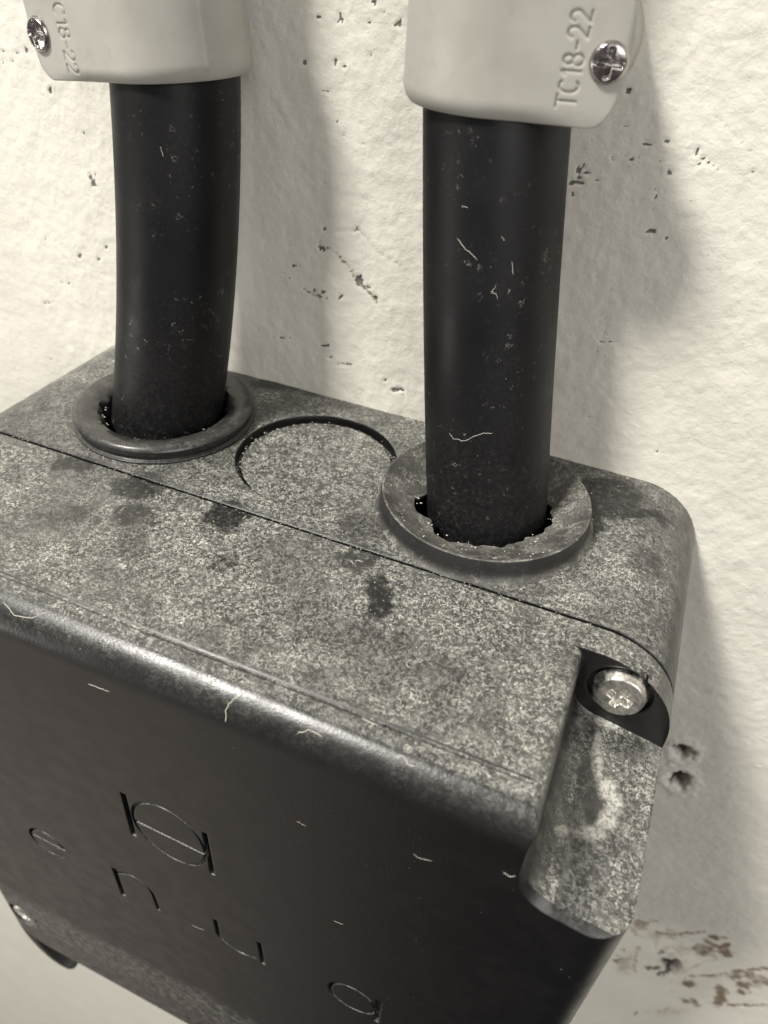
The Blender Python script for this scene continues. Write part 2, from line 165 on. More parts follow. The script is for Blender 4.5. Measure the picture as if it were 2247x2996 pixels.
# ------------------------------------------------------------------ node helpers
class NT:
    def __init__(s, name):
        s.m = bpy.data.materials.new(name); s.m.use_nodes = True; s.t = s.m.node_tree; s.t.nodes.clear()
        s.out = s.n('ShaderNodeOutputMaterial'); s.b = s.n('ShaderNodeBsdfPrincipled'); s.l(s.b.outputs[0], s.out.inputs[0])
        g = s.n('ShaderNodeNewGeometry'); s.geo = g
        p = s.n('ShaderNodeVectorMath'); p.operation = 'SCALE'; s.l(g.outputs['Position'], p.inputs[0]); p.inputs['Scale'].default_value = 1000.0
        s.mm = p.outputs[0]
    def n(s, t): return s.t.nodes.new(t)
    def l(s, a, b): s.t.links.new(a, b)
    def set(s, sock, v):
        if hasattr(v, 'links') or isinstance(v, bpy.types.NodeSocket): s.l(v, sock)
        else: sock.default_value = v
    def math(s, op, a, b=None, c=None, clamp=False):
        n = s.n('ShaderNodeMath'); n.operation = op; n.use_clamp = clamp; s.set(n.inputs[0], a)
        if b is not None: s.set(n.inputs[1], b)
        if c is not None: s.set(n.inputs[2], c)
        return n.outputs[0]
    def mr(s, v, a, b, c=0., d=1., smooth=True):
        n = s.n('ShaderNodeMapRange'); n.interpolation_type = 'SMOOTHSTEP' if smooth else 'LINEAR'; s.set(n.inputs[0], v)
        for i, q in enumerate((a, b, c, d)): s.set(n.inputs[i+1], q)
        return n.outputs[0]
    def noise(s, sc_, detail=3, rough=.55, vec=None, dist=0., ofs=None, col=False):
        n = s.n('ShaderNodeTexNoise'); v = vec or s.mm
        if ofs:
            a = s.n('ShaderNodeVectorMath'); a.operation = 'ADD'; s.l(v, a.inputs[0]); a.inputs[1].default_value = ofs; v = a.outputs[0]
        s.l(v, n.inputs['Vector']); n.inputs['Scale'].default_value = sc_; n.inputs['Detail'].default_value = detail
        n.inputs['Roughness'].default_value = rough; n.inputs['Distortion'].default_value = dist
        return n.outputs['Color' if col else 'Fac']
    def vor(s, sc_, feat='F1', vec=None, out='Distance', rnd=1.):
        n = s.n('ShaderNodeTexVoronoi'); n.feature = feat; s.l(vec or s.mm, n.inputs['Vector']); n.inputs['Scale'].default_value = sc_
        n.inputs['Randomness'].default_value = rnd
        return n.outputs[out]
    def mix(s, f, a, b):
        n = s.n('ShaderNodeMix'); n.data_type = 'RGBA'; s.set(n.inputs[0], f); s.set(n.inputs[6], a); s.set(n.inputs[7], b)
        return n.outputs[2]
    def mul(s, *a):
        r = a[0]
        for q in a[1:]: r = s.math('MULTIPLY', r, q)
        return r
    def mx(s, a, b): return s.math('MAXIMUM', a, b)
    def bump(s, h, dist, strength=1., nrm=None):
        n = s.n('ShaderNodeBump'); n.inputs['Strength'].default_value = strength; n.inputs['Distance'].default_value = dist*S
        s.l(h, n.inputs['Height'])
        if nrm: s.l(nrm, n.inputs['Normal'])
        return n.outputs[0]
    def bevel(s, r):
        n = s.n('ShaderNodeBevel'); n.samples = 6; n.inputs['Radius'].default_value = r*S; return n.outputs[0]
    def sep(s, v):
        n = s.n('ShaderNodeSeparateXYZ'); s.l(v, n.inputs[0]); return n.outputs
    def warp(s, amt, sc_):
        c = s.noise(sc_, 2, col=True)
        a = s.n('ShaderNodeVectorMath'); a.operation = 'SUBTRACT'; s.l(c, a.inputs[0]); a.inputs[1].default_value = (.5, .5, .5)
        b = s.n('ShaderNodeVectorMath'); b.operation = 'MULTIPLY_ADD'; s.l(a.outputs[0], b.inputs[0]); b.inputs[1].default_value = (amt,)*3; s.l(s.mm, b.inputs[2])
        return b.outputs[0]
    def warp2(s, amt, sc_):
        c = s.noise(sc_, 5, .68, col=True, ofs=(3, 1, 2))
        a = s.n('ShaderNodeVectorMath'); a.operation = 'SUBTRACT'; s.l(c, a.inputs[0]); a.inputs[1].default_value = (.5, .5, .5)
        b = s.n('ShaderNodeVectorMath'); b.operation = 'MULTIPLY_ADD'; s.l(a.outputs[0], b.inputs[0]); b.inputs[1].default_value = (amt,)*3; s.l(s.mm, b.inputs[2])
        return b.outputs[0]
    def ellipse(s, vec, cx, cy, ux, uy, wx, wy, soft=.45):
        det = ux*wy-uy*wx
        a = s.n('ShaderNodeVectorMath'); a.operation = 'SUBTRACT'; s.l(vec, a.inputs[0]); a.inputs[1].default_value = (cx, cy, 0)
        p = s.n('ShaderNodeVectorMath'); p.operation = 'DOT_PRODUCT'; s.l(a.outputs[0], p.inputs[0]); p.inputs[1].default_value = (wy/det, -wx/det, 0)
        q = s.n('ShaderNodeVectorMath'); q.operation = 'DOT_PRODUCT'; s.l(a.outputs[0], q.inputs[0]); q.inputs[1].default_value = (-uy/det, ux/det, 0)
        r = s.math('ADD', s.math('MULTIPLY', p.outputs['Value'], p.outputs['Value']), s.math('MULTIPLY', q.outputs['Value'], q.outputs['Value']))
        return s.mr(s.math('SQRT', r), 1-soft, 1+soft, 1., 0.)
    def fin(s, col=None, rough=None, nrm=None, metal=0., spec=None):
        if col is not None: s.set(s.b.inputs['Base Color'], col)
        if rough is not None: s.set(s.b.inputs['Roughness'], rough)
        if nrm is not None: s.l(nrm, s.b.inputs['Normal'])
        s.b.inputs['Metallic'].default_value = metal
        if spec is not None: s.set(s.b.inputs['Specular IOR Level'], spec)
        return s.m

BLACK = (.0065, .0062, .0064, 1)
def plastic(name, cover=1., blotches=True, residue=False, bev=.45, front=False, edge=0.):
    """black grained plastic on which dried dust has settled on the upward faces"""
    s = NT(name)
    nz = s.sep(s.geo.outputs['Normal'])[2]
    ny = s.math('ABSOLUTE', s.sep(s.geo.outputs['Normal'])[1])
    up = s.mul(s.mr(nz, .15, .85), s.mr(ny, .08, .42, 1., .10))
    w1 = s.warp(.9, 1.3)
    rid = s.math('ABSOLUTE', s.math('SUBTRACT', s.noise(1.5, 3, .62, vec=w1), .5))
    lines = s.mr(rid, .010, .055, 1., 0.)                       # thin winding residue lines
    lines2 = s.mr(s.math('ABSOLUTE', s.math('SUBTRACT', s.noise(2.9, 2, .5, vec=w1, ofs=(31, 7, 3)), .5)), .01, .05, 1., 0.)
    dots = s.mr(s.vor(1.25, vec=s.warp(.5, 1.3)), .12, .30, 1., 0.)
    patch = s.noise(.16, 4, .6, ofs=(5, 9, 2))
    patch2 = s.noise(.42, 3, .6, ofs=(50, 3, 8))
    pm = s.mr(patch, .32, .60, .60, 1.2)
    grain = s.mr(s.vor(1.9, vec=s.warp(.6, 2.1), out='Distance'), .16, .42, .62, 0.)
    grain = s.mul(grain, s.mr(s.noise(1.3, 3, .7, ofs=(6, 2, 8)), .40, .60))
    big = s.mr(s.noise(.075, 3, .6, ofs=(12, 4, 9)), .36, .60, .62, 1.08)
    pm2 = s.mr(patch2, .36, .60, .62, 1.05)
    fine = s.noise(3.2, 2, .6, ofs=(9, 1, 4))
    film = s.mul(s.mr(fine, .34, .68, .02, .10), pm)
    grain = s.mul(s.mr(s.vor(2.0, vec=s.warp(.7, 2.6)), .16, .36, .9, 0.), s.mr(s.noise(1.6, 2, .6, ofs=(6, 2, 8)), .47, .58))
    gate = s.mr(s.noise(1.3, 2, .6, ofs=(16, 2, 3)), .40, .56, .15, 1.)
    dots = s.mul(dots, s.mr(s.noise(.55, 2), .47, .58, 0., .95))
    marks = s.mx(s.mul(s.mx(s.mul(lines, .95), s.mul(lines2, .62)), gate), s.mx(dots, grain))
    big = s.mr(s.noise(.075, 3, .6, ofs=(12, 4, 9)), .40, .57, .34, .84)
    if blotches:
        boost = None
        for (cx, cy, ux, uy, wx, wy, st) in SPLASH:
            q = s.mul(s.ellipse(w1, cx, cy, ux, uy, wx, wy, .5), st)
            boost = q if boost is None else s.mx(boost, q)
        marks = s.mul(marks, s.math('ADD', 1., boost)); film = s.mul(film, s.math('ADD', 1., boost))
    a = s.math('ADD', film, s.mul(marks, s.mul(pm2, big)), clamp=True)
    # the channel below the screw: dark, with pale dried run marks
    xs_, ys_, zs_ = s.sep(s.mm)
    inn = s.mul(s.mr(zs_, -2.5, -5.), s.mr(xs_, 50., 51.5), s.mr(nz, .2, .5))
    wr_ = s.warp2(2.6, .45); run = None; pool = None
    for (cx, cy, ux, uy, wx, wy, st) in RUNS:
        q = s.mul(s.ellipse(wr_, cx, cy, ux*1.2, uy*1.2, wx*1.2, wy*1.2, .42), st); run = q if run is None else s.mx(run, q)
    for (cx, cy, ux, uy, wx, wy, st) in POOLS:
        q = s.mul(s.ellipse(wr_, cx, cy, ux, uy, wx, wy, .3), st); pool = q if pool is None else s.mx(pool, q)
    run = s.mul(run, s.mr(s.noise(2.2, 4, .7), .36, .54, .25, .9))
    steep = s.mr(nz, .60, .97, .14, .95)
    a = s.mul(a, s.math('SUBTRACT', 1., s.mul(inn, s.math('SUBTRACT', 1., s.mul(s.math('SUBTRACT', 1., pool), steep)))))
    a = s.mx(a, s.mul(run, inn, s.mr(steep, 0., .8, 0., 1.)))
    groove_z = s.mul(s.mr(xs_, 50., 49.), s.mr(zs_, -16., -20.))
    a = s.mul(a, s.math('SUBTRACT', 1., s.mul(groove_z, .72)))
    if blotches:
        wv = s.warp2(7.5, .20)
        acc = None
        keep = None
        for (cx, cy, ux, uy, wx, wy, st) in BLOTCH:
            q = s.mul(s.ellipse(wv, cx, cy, ux*1.12, uy*1.12, wx*1.12, wy*1.12, .22), min(1., st*1.45))
            acc = q if acc is None else s.mx(acc, q)
        keep = s.math('SUBTRACT', 1., s.mul(acc, s.mr(s.noise(.9, 4, .7, ofs=(8, 8, 1)), .42, .7, 1.0, .62)), clamp=True)
        a = s.mul(a, keep)
    if residue:
        r1 = s.math('ABSOLUTE', s.math('SUBTRACT', s.noise(.11, 3, .5, ofs=(3.3, 17, 4.1)), .52))
        ring = s.mul(s.mr(r1, .008, .035, 1., 0.), s.mr(s.noise(2.2, 3), .32, .55))
        pool = s.mr(s.noise(.11, 3, .5, ofs=(3.3, 17, 4.1)), .53, .60, 1., .35)
        a = s.mx(s.mul(a, pool), s.mul(ring, .85))
    a = s.mul(a, up, cover)
    # a thin scatter everywhere, also on the upright faces
    sp = s.mr(s.vor(.75, vec=s.warp(2., .5)), .03, .10, 1., 0.)
    sp = s.mul(sp, s.mr(s.noise(.3, 2, ofs=(2, 2, 2)), .50, .7, 0., .22))
    haze = s.mul(s.mr(s.noise(.35, 4, .6, ofs=(7, 1, 9)), .45, .8, 0., .16), s.mr(nz, .1, .6), s.mr(ny, .08, .42, 1., .05))
    under = s.mul(s.mr(nz, -.10, -.35), s.mr(s.noise(.5, 5, .7, ofs=(7, 5, 9)), .38, .72, .05, .26), s.mr(ny, .05, .3, 0., 1.))
    sz = s.sep(s.mm)[2]
    low = s.mul(s.mr(s.math('ADD', sz, s.mul(s.noise(.12, 3), 8.)), -106., -114.), s.mr(s.noise(.5, 5, .7, ofs=(7, 5, 9)), .40, .72, .02, .24), s.mr(sz, -135., -125., .6, 1.), s.mr(ny, .6, .9))
    under = s.mx(under, low)
    haze = s.mx(s.mul(haze, keep) if blotches else haze, under)
    a = s.math('ADD', a, s.math('ADD', sp, haze), clamp=True)
    dustc = s.mix(s.noise(.8, 3), (.50, .495, .45, 1), (.74, .73, .66, 1))
    col = s.mix(a, BLACK, dustc)
    rough = s.math('ADD', s.mr(a, 0.05, .5, .33, .9), s.mr(s.noise(.25, 3), .3, .7, -.03, .05))
    bv = s.bevel(bev)
    g = s.vor(2.6, 'SMOOTH_F1')
    n1 = s.bump(g, .03, .5, bv)
    n2 = s.bump(a, .13, .8, n1)
    return s.fin(col, rough, n2, spec=.7)

def rubber(name, dust=.5, rough=.42, spec=.5):
    s = NT(name)
    nz = s.sep(s.geo.outputs['Normal'])[2]
    w1 = s.warp(1.2, .9)
    lines = s.mr(s.math('ABSOLUTE', s.math('SUBTRACT', s.noise(.9, 3, .62, vec=w1), .5)), .01, .05, 1., 0.)
    d = s.mul(s.mr(s.noise(2.8, 3, .6), .35, .75, .12, .30), s.mr(s.noise(.18, 3, .6, ofs=(3, 8, 1)), .38, .62, .5, 1.))
    a = s.mul(s.math('ADD', d, s.mul(lines, s.mr(s.noise(.4, 2, ofs=(1, 6, 9)), .45, .62, 0., .28))), s.mr(nz, .25, .75, .12, 1.), dust)
    col = s.mix(a, (.012, .012, .013, 1), (.5, .48, .43, 1))
    n1 = s.bump(s.noise(1.3, 4, .6), .05, .35, s.bevel(.2))
    return s.fin(col, s.mr(a, 0., .4, rough, .85), n1, spec=spec)

def conduit_mat(name):
    s = NT(name)
    w1 = s.warp(2.2, .6)
    cl = s.mr(s.noise(.10, 3, .6, ofs=(4, 4, 14)), .40, .66)
    sp = s.mr(s.vor(1.15, vec=w1), .045, .13, 1., 0.)
    sel = s.mr(s.noise(1.0, 2, .6, ofs=(8, 2, 5)), .48, .62)
    fib = s.mr(s.math('ABSOLUTE', s.math('SUBTRACT', s.noise(.7, 3, .6, vec=w1), .5)), .004, .018, 1., 0.)
    fib = s.mul(fib, s.mr(s.noise(.5, 2, ofs=(20, 2, 7)), .52, .62))
    a = s.math('ADD', s.mul(s.mx(sp, fib), sel, cl, .5), s.mul(s.mr(s.noise(1.7, 4, .7), .4, .8), cl, .02))
    z = s.sep(s.mm)[2]
    low = s.mul(s.mr(z, 26., 2., 0., 1.), s.mr(s.noise(1.6, 4, .7, ofs=(2, 2, 2)), .40, .75), .035)
    a = s.math('ADD', a, low, clamp=True)
    col = s.mix(a, (.0050, .0050, .0060, 1), (.5, .47, .43, 1))
    n1 = s.bump(s.noise(.35, 3, .5), .05, .4)
    n1 = s.bump(s.noise(3.5, 2, .5), .012, .4, n1)
    return s.fin(col, s.mr(s.noise(.12, 3), .3, .7, .44, .54), n1, spec=.26)

def metal(name, col, rough):
    s = NT(name)
    c = s.mix(s.mr(s.noise(1.2, 4, .6), .35, .7), col, tuple(q*.6 for q in col[:3])+(1,))
    n1 = s.bump(s.noise(1.6, 4, .65), .10, .6, s.bevel(.15))
    return s.fin(c, s.mr(s.noise(.9, 3), .3, .7, rough*.7, rough*1.4), n1, metal=1.)

def clamp_mat():
    s = NT('clamp_plastic')
    f = s.mr(s.noise(.12, 4, .6), .35, .75)
    sm = s.mr(s.noise(.35, 5, .7, ofs=(3, 3, 9)), .54, .78, 0., .5)
    col = s.mix(f, (.40, .39, .355, 1), (.35, .34, .305, 1))
    col = s.mix(sm, col, (.27, .26, .23, 1))
    n1 = s.bump(s.noise(.5, 3, .5), .05, .35, s.bevel(.35))
    return s.fin(col, .42, n1, spec=.4)

def wall_mat():
    s = NT('painted_plaster')
    at = s.n('ShaderNodeAttribute'); at.attribute_name = 'marks'; at.attribute_type = 'GEOMETRY'
    ch, st, sm = s.sep(at.outputs['Vector'])
    base = s.mix(s.mr(s.noise(.03, 4, .6), .3, .7), (.76, .742, .675, 1), (.71, .69, .62, 1))
    gr = s.mr(s.noise(.22, 5, .68, ofs=(5, 5, 5)), .50, .80, 0., .30)
    base = s.mix(gr, base, (.58, .56, .50, 1))
    base = s.mix(s.mul(s.mr(s.math('ADD', st, s.mul(s.math('SUBTRACT', s.noise(1.1, 5, .72, ofs=(1, 5, 3)), .5), .7)), .06, .85), .9), base, s.mix(s.noise(.5, 4), (.085, .06, .04, 1), (.27, .19, .105, 1)))
    brk = s.noise(1.3, 4, .7)
    c1 = s.mr(s.math('ADD', ch, s.mul(s.math('SUBTRACT', brk, .5), .9)), .38, .62)
    chc = s.mix(s.noise(.9, 2), (.07, .07, .066, 1), (.26, .255, .235, 1))
    col = s.mix(c1, base, chc)
    col = s.mix(sm, col, (.045, .028, .02, 1))
    h = s.math('ADD', s.noise(.85, 5, .62, dist=.3), s.mul(s.noise(.3, 4, .6, ofs=(1, 2, 7)), 1.3))
    n1 = s.bump(h, .24, .65)
    n2 = s.bump(s.noise(3.2, 3, .6), .045, .6, n1)
    return s.fin(col, .62, n2, spec=.3)

M_base = plastic('dusty_black_plastic_base')
M_lid = plastic('dusty_black_plastic_lid', residue=False)
M_rub = rubber('dusty_rubber', 1.25)
M_rub2 = rubber('worn_rubber', .42, .27)
M_con = conduit_mat('black_conduit')
M_scr = metal('zinc_screw', (.80, .78, .73, 1), .34)
M_scr2 = metal('dark_chrome_screw', (.50, .46, .46, 1), .16)
M_clamp = clamp_mat()
M_wall = wall_mat()
sl = NT('lint_fibre'); M_lint = sl.fin((.55, .52, .46, 1), .9)
sd = NT('dark_cavity'); M_lug = sd.fin((.012, .011, .010, 1), .5)

# ------------------------------------------------------------------ wall
def build_wall():
    def axis(a, b, step, far0, far1):
        core = np.arange(a, b+1e-6, step)
        lo = []; x = a; d = step
        while x > far0: d *= 1.22; x -= d; lo.append(x)
        hi = []; x = core[-1]; d = step
        while x < far1: d *= 1.22; x += d; hi.append(x)
        return np.array(lo[::-1]+core.tolist()+hi)
    xs = axis(-76, 136, .36, -1500, 900); zs = axis(-172, 72, .36, -1700, 1200)
    X, Z = np.meshgrid(xs, zs)
    H = (fbm(X, Z, .07, 1, 3)-.5)*.55+(fbm(X*1.0, Z*.8, .30, 3, 3)-.5)*.24+(fbm(X, Z*.85, .7, 4, 3)-.5)*.20
    # smoother, sheltered paint towards the lower left and far below
    fade = np.clip((np.hypot(X-30, Z+50)-260)/200, 0, 1); H *= (1-fade)
    chip = np.zeros_like(X); stain = np.zeros_like(X); hole = np.zeros_like(X)
    N1 = fbm(X, Z, 1.1, 5, 3); N2 = fbm(X, Z, 2.3, 2, 2)
    for (cx, cz, ux, uz, wx, wz, s_) in CHIPS:
        ux *= 1.0; uz *= 1.0; wx *= 1.0; wz *= 1.0; s_ = min(1, s_*1.1)
        R_ = 3*max(abs(ux)+abs(wx), abs(uz)+abs(wz))+.6
        i0, i1 = np.searchsorted(zs, [cz-R_, cz+R_]); j0, j1 = np.searchsorted(xs, [cx-R_, cx+R_])
        if i1 <= i0 or j1 <= j0: continue
        sl_ = np.s_[i0:i1, j0:j1]; det = ux*wz-uz*wx
        p = ((X[sl_]-cx)*wz-(Z[sl_]-cz)*wx)/det; q = (-(X[sl_]-cx)*uz+(Z[sl_]-cz)*ux)/det
        d = np.hypot(p, q)+(N1[sl_]-.5)*2.8+(N2[sl_]-.5)*1.6
        m = np.clip((1.15-d)/.6, 0, 1)
        chip[sl_] = np.maximum(chip[sl_], m*s_); H[sl_] -= m*s_*.24
        ring = np.clip(1-abs(d-1.65)/.5, 0, 1); H[sl_] += ring*.07*s_
    scuffs = [([(-3, 34), (2, 30), (6, 29)], .16, .35), ([(60, 44), (66, 41.5), (70, 41)], .16, .4), ([(40, 34), (41, 25), (40.5, 20)], .18, .3), ([(-60, 30), (-52, 27), (-47, 27.5)], .15, .3),
              ([(70, 20), (76, 16), (83, 15)], .16, .3), ([(45, 58), (53, 53), (60, 50)], .15, .35), ([(84, -20), (90, -28), (93, -37)], .16, .3), ([(-8, 48), (-3, 46.5), (3, 47)], .15, .4)]
    for pts, wd_, s_ in WLINES+scuffs:
        for a, b in zip(pts[:-1], pts[1:]):
            d, t = segdist(X, Z, a, b); d = d+(N1-.5)*wd_*2.4
            m = np.clip((wd_*1.35-d)/(wd_*.8), 0, 1)*np.clip((N2-.2)*2.2, .15, 1)
            stain = np.maximum(stain, m*min(1, s_*1.3)); H -= m*s_*.25
    for (cx, cz, ux, uz, wx, wz, s_) in STAINS:
        det = ux*wz-uz*wx
        p = ((X-cx)*wz-(Z-cz)*wx)/det; q = (-(X-cx)*uz+(Z-cz)*ux)/det
        d = np.hypot(p, q)+(fbm(X, Z, .5, 6, 3)-.5)*1.8
        stain = np.maximum(stain, np.clip((1.2-d)/.9, 0, 1)*min(1, s_*3.0)*(.35+1.1*N1))
    # two drilled pits beside the box and one knocked-out hollow lower down
    for (cx, cz, r_, dep) in ((80.0, -65.4, 2.2, 1.9), (82.0, -75.4, 2.5, 2.0), (104.0, -157.5, 3.8, 1.9)):
        d = np.hypot(X-cx, (Z-cz)*.8)+(N1-.5)*.9*r_
        m = np.clip((r_-d)/(.35*r_), 0, 1); H -= m*dep; hole = np.maximum(hole, np.clip((r_*.92-d)/(.25*r_), 0, 1)*np.clip(1.1-(X-cx)/r_*.8, .35, 1))
        H += np.clip(1-abs(d-r_*1.45)/(r_*.6), 0, 1)*.45
    nx, nz = len(xs), len(zs)
    co = np.stack([X, -H, Z], -1).reshape(-1, 3)*S
    idx = np.arange(nx*nz).reshape(nz, nx)
    q = np.stack([idx[:-1, :-1], idx[:-1, 1:], idx[1:, 1:], idx[1:, :-1]], -1).reshape(-1, 4)
    me = bpy.data.meshes.new('wall')
    me.vertices.add(len(co)); me.vertices.foreach_set('co', co.ravel())
    me.loops.add(q.size); me.loops.foreach_set('vertex_index', q.ravel().astype(np.int32))
    me.polygons.add(len(q)); me.polygons.foreach_set('loop_start', np.arange(0, q.size, 4, dtype=np.int32))
    me.polygons.foreach_set('use_smooth', np.ones(len(q), bool))
    me.update(calc_edges=True); me.validate()
    at = me.attributes.new('marks', 'FLOAT_VECTOR', 'POINT')
    at.data.foreach_set('vector', np.stack([chip, stain, hole], -1).reshape(-1).astype(np.float32))
    me.materials.append(M_wall)
    o = bpy.data.objects.new('wall', me); COL.objects.link(o); o['kind'] = 'structure'
    return o
build_wall()

# ------------------------------------------------------------------ junction box
XL, XR, ZB, RC = -66.0, 65.5, -151.0, 12.0
def outline(d, y, n=14, db=0.):
    x0, x1, z0, z1 = XL+d, XR-d, ZB+d+db, -d; r = RC-d; P = []
    for (cx, cz, a0) in ((x1-r, z1-r, 0), (x0+r, z1-r, 90), (x0+r, z0+r, 180), (x1-r, z0+r, 270)):
        for i in range(n+1):
            a = math.radians(a0+90*i/n); P.append((cx+r*math.cos(a), y, cz+r*math.sin(a)))
    return P
box = empty('junction_box', (0, 0, -74))
tag(box, 'dusty black plastic junction box on the wall below both conduits', 'junction box')
YS = -38.4
YF = -71.1
KF = (114.73+YF)/(114.73-70)
def fx(x): return 48.58+(x-48.58)*KF
def fz(z): return 73.07+(z-73.07)*KF
rings = [outline(0.2, 0.8), outline(0, .6), outline(0, YS+.45), outline(.12, YS+.2), outline(1.6, YS+.2), outline(1.6, YS-1.2)]
V, F = loft(rings)
base = mesh_obj('base', V, F, M_base, box)
HOLES = ((-30.71, -19.9), (0, -19.93), (30.71, -19.9))
cuts = []
for i in (0, 2):
    V, F = lathe([(13.4, 3), (13.4, -26)], (HOLES[i][0], HOLES[i][1], 0), 72, cap0=True, cap1=True)
    cuts.append(mesh_obj('cut', V, F, None, smooth=0))
V, F = lathe([(14.1, 3), (14.1, -1.15), ], (0, -19.93, 0), 96, cap0=True, cap1=True); cuts.append(mesh_obj('cut', V, F, None, smooth=0))
for c in cuts: pass
boolean(base, cuts)
# groove round the knockout disc
ring_o = [(14.1+.0, 0)];
V, F = lathe([(14.1, -.6), (14.1, -2.2), (13.1, -2.2), (13.1, -.6), (14.1, -.6)], (0, -19.93, 0), 96)
c = mesh_obj('cut', V, F, None, smooth=0); boolean(base, [c])

lid_r = [outline(1.2, YS-.15), outline(.25, YS-.15), outline(0, YS-.4), outline(0, -65.0), outline(.2, -65.2), outline(.2, -65.6), outline(0, -65.85)]
for i in range(1, 11):
    a = math.radians(9*i); lid_r.append(outline(5.2*(1-math.cos(a)), -65.9-5.2*math.sin(a), db=5*(1-math.cos(a))))
lid_r.append(outline(5.8, YF, db=5))
V, F = loft(lid_r)
lid = mesh_obj('lid', V, F, M_lid, box)
def notch(mx, mz, s0, s1, y0, y1):
    """corner notch: loft between two sections given as (x from the centre line, z below the top)"""
    rings = []
    for sec, y in ((s0, y0), (s1, -69.9), (s2, YF-.3), (s2, y1)):
        rings.append([(mx(x), y, mz(z)) for x, z in sec])
    V, F = loft(rings); return mesh_obj('cut', V, F, None, smooth=0)
def section(x0, zf, r, zs_, slope):
    P = [(x0-2.6, 6), (x0-2.6, .3)]+[(x0-2.2+2.2*math.sin(PI/2*i/6), -2.2+2.2*math.cos(PI/2*i/6)+.0) for i in range(7)]+[(x0, -(zf-r))]
    for i in range(1, 11):
        a = PI/2*i/10; P.append((x0+r*(1-math.cos(a)), -(zf-r)-r*math.sin(a)))
    P += [(80, -zf-(80-x0-r)*slope), (80, 6)]
    return P
s0 = section(51.7, 12.0, 4.6, 0, .20); s1 = section(51.9, 14.9, 5.6, 0, .18); s2 = section(51.3, 15.9, 6.0, 0, .18)
cuts = [notch(lambda x: x, lambda z: z, s0, s1, -43.4, -75), notch(lambda x: -x-.5, lambda z: z, s0, s1, -43.4, -75),
        notch(lambda x: x, lambda z: ZB-z, s0, s1, -43.4, -75)]
V, F = lathe([(4.15, -42.0), (4.15, -50)], (57.6, 0, -5.6), 48, axis='y', cap0=True, cap1=True)
V = [(a, b_, c_) for a, b_, c_ in V]
V, F = lathe([(4.4, 42.2), (4.4, 50)], (57.6, 0, -5.6), 48, axis='y', cap0=True, cap1=True); cuts.append(mesh_obj('cut', V, F, None, smooth=0))
BLS = (fx(-60.4), fz(-133.0))
V, F = lathe([(5.0, 69.8), (5.0, 76)], (BLS[0], 0, BLS[1]), 48, axis='y', cap0=True, cap1=True); cuts.append(mesh_obj('cut', V, F, None, smooth=0))
# engraved lettering on the front
def arc(cx, cz, rx, rz, a0, a1, n):
    return [(cx+rx*math.cos(math.radians(a0+(a1-a0)*i/n)), cz+rz*math.sin(math.radians(a0+(a1-a0)*i/n))) for i in range(n+1)]
def groove(path, w_, dep, closed=False):
    path = [(fx(x), fz(z)) for x, z in path]; n = len(path); L = []; Rr = []
    for i, (x, z) in enumerate(path):
        a = path[(i-1) % n] if (closed or i > 0) else path[i]; b = path[(i+1) % n] if (closed or i < n-1) else path[i]
        d = Vector((b[0]-a[0], b[1]-a[1])).normalized(); nx_, nz_ = -d.y, d.x
        L.append((x+nx_*w_/2, z+nz_*w_/2)); Rr.append((x-nx_*w_/2, z-nz_*w_/2))
    V = []; F = []
    for (lx, lz), (rx, rz) in zip(L, Rr):
        V += [(lx, -73, lz), (rx, -73, rz), (rx, YF+dep, rz), (lx, YF+dep, lz)]
    m = n if closed else n-1
    for i in range(m):
        a = 4*i; b = 4*((i+1) % n)
        for j in range(4): F.append((a+j, a+(j+1) % 4, b+(j+1) % 4, b+j))
    if not closed: F.append((3, 2, 1, 0)); e_ = 4*(n-1); F.append((e_, e_+1, e_+2, e_+3))
    return mesh_obj('cut', V, F, None, smooth=0)
G = []
G.append(groove([(-9.4, -37.6), (-9.9, -51.6)], 1.1, 1.0))
G.append(groove([(5.9, -38.0), (5.9, -51.9)], .9, 1.0))
G.append(groove(arc(-1.7, -44.6, 7.0, 8.3, 0, 360, 48)[:-1], .55, .5, True))
G.append(groove([(-8.7, -45.3), (5.4, -45.6)], .75, .55))
# e
G.append(groove(arc(-35.3, -74.6, 4.3, 4.4, 8, 318, 30), .7, .8))
G.append(groove([(-39.2, -73.9), (-31.0, -74.2)], .6, .6))
# n
G.append(groove([(-18.2, -70.4), (-18.3, -82.2)], 1.1, 1.0))
G.append(groove([(-17.8, -71.8)]+arc(-13.9, -74.6, 4.2, 4.8, 125, 0, 12)+[(-9.5, -80.2)], .75, .8))
# u
G.append(groove([(4.4, -70.6)]+arc(8.9, -76.2, 4.5, 4.0, 180, 320, 14), .85, .8))
G.append(groove([(13.6, -70.8), (13.9, -80.4)], .85, .9))
# a
G.append(groove(arc(32.2, -74.8, 4.4, 4.7, 0, 360, 32)[:-1], .6, .6, True))
G.append(groove([(37.0, -69.9), (37.0, -80.2)], 1.0, .9))
boolean(lid, cuts)
for g in G: boolean(lid, [g])

# gasket strip seen as the dark seam
# mounting lug under the left end of the bottom edge
def lug_ring(y, rx, rz):
    n = 24
    return [(-55.5+rx*math.cos(PI+PI*i/n), y, -142.5+rz*math.sin(PI+PI*i/n)) for i in range(n+1)]+[(-55.5+rx, y, -140), (-55.5-rx, y, -140)]
V, F = loft([lug_ring(-52, 9.6, 18.5), lug_ring(-69.3, 9.6, 18.5), lug_ring(-70.0, 9.1, 17.9)])
lug = mesh_obj('mounting_lug', V, F, M_lug, box)
V, F = loft([[(-53.2+7.6*math.cos(2*PI*i/40), y, -147.0+12.5*math.sin(2*PI*i/40)) for i in range(40)] for y in (-54, -71)])
boolean(lug, [mesh_obj('cut', V, F, None, smooth=0)])

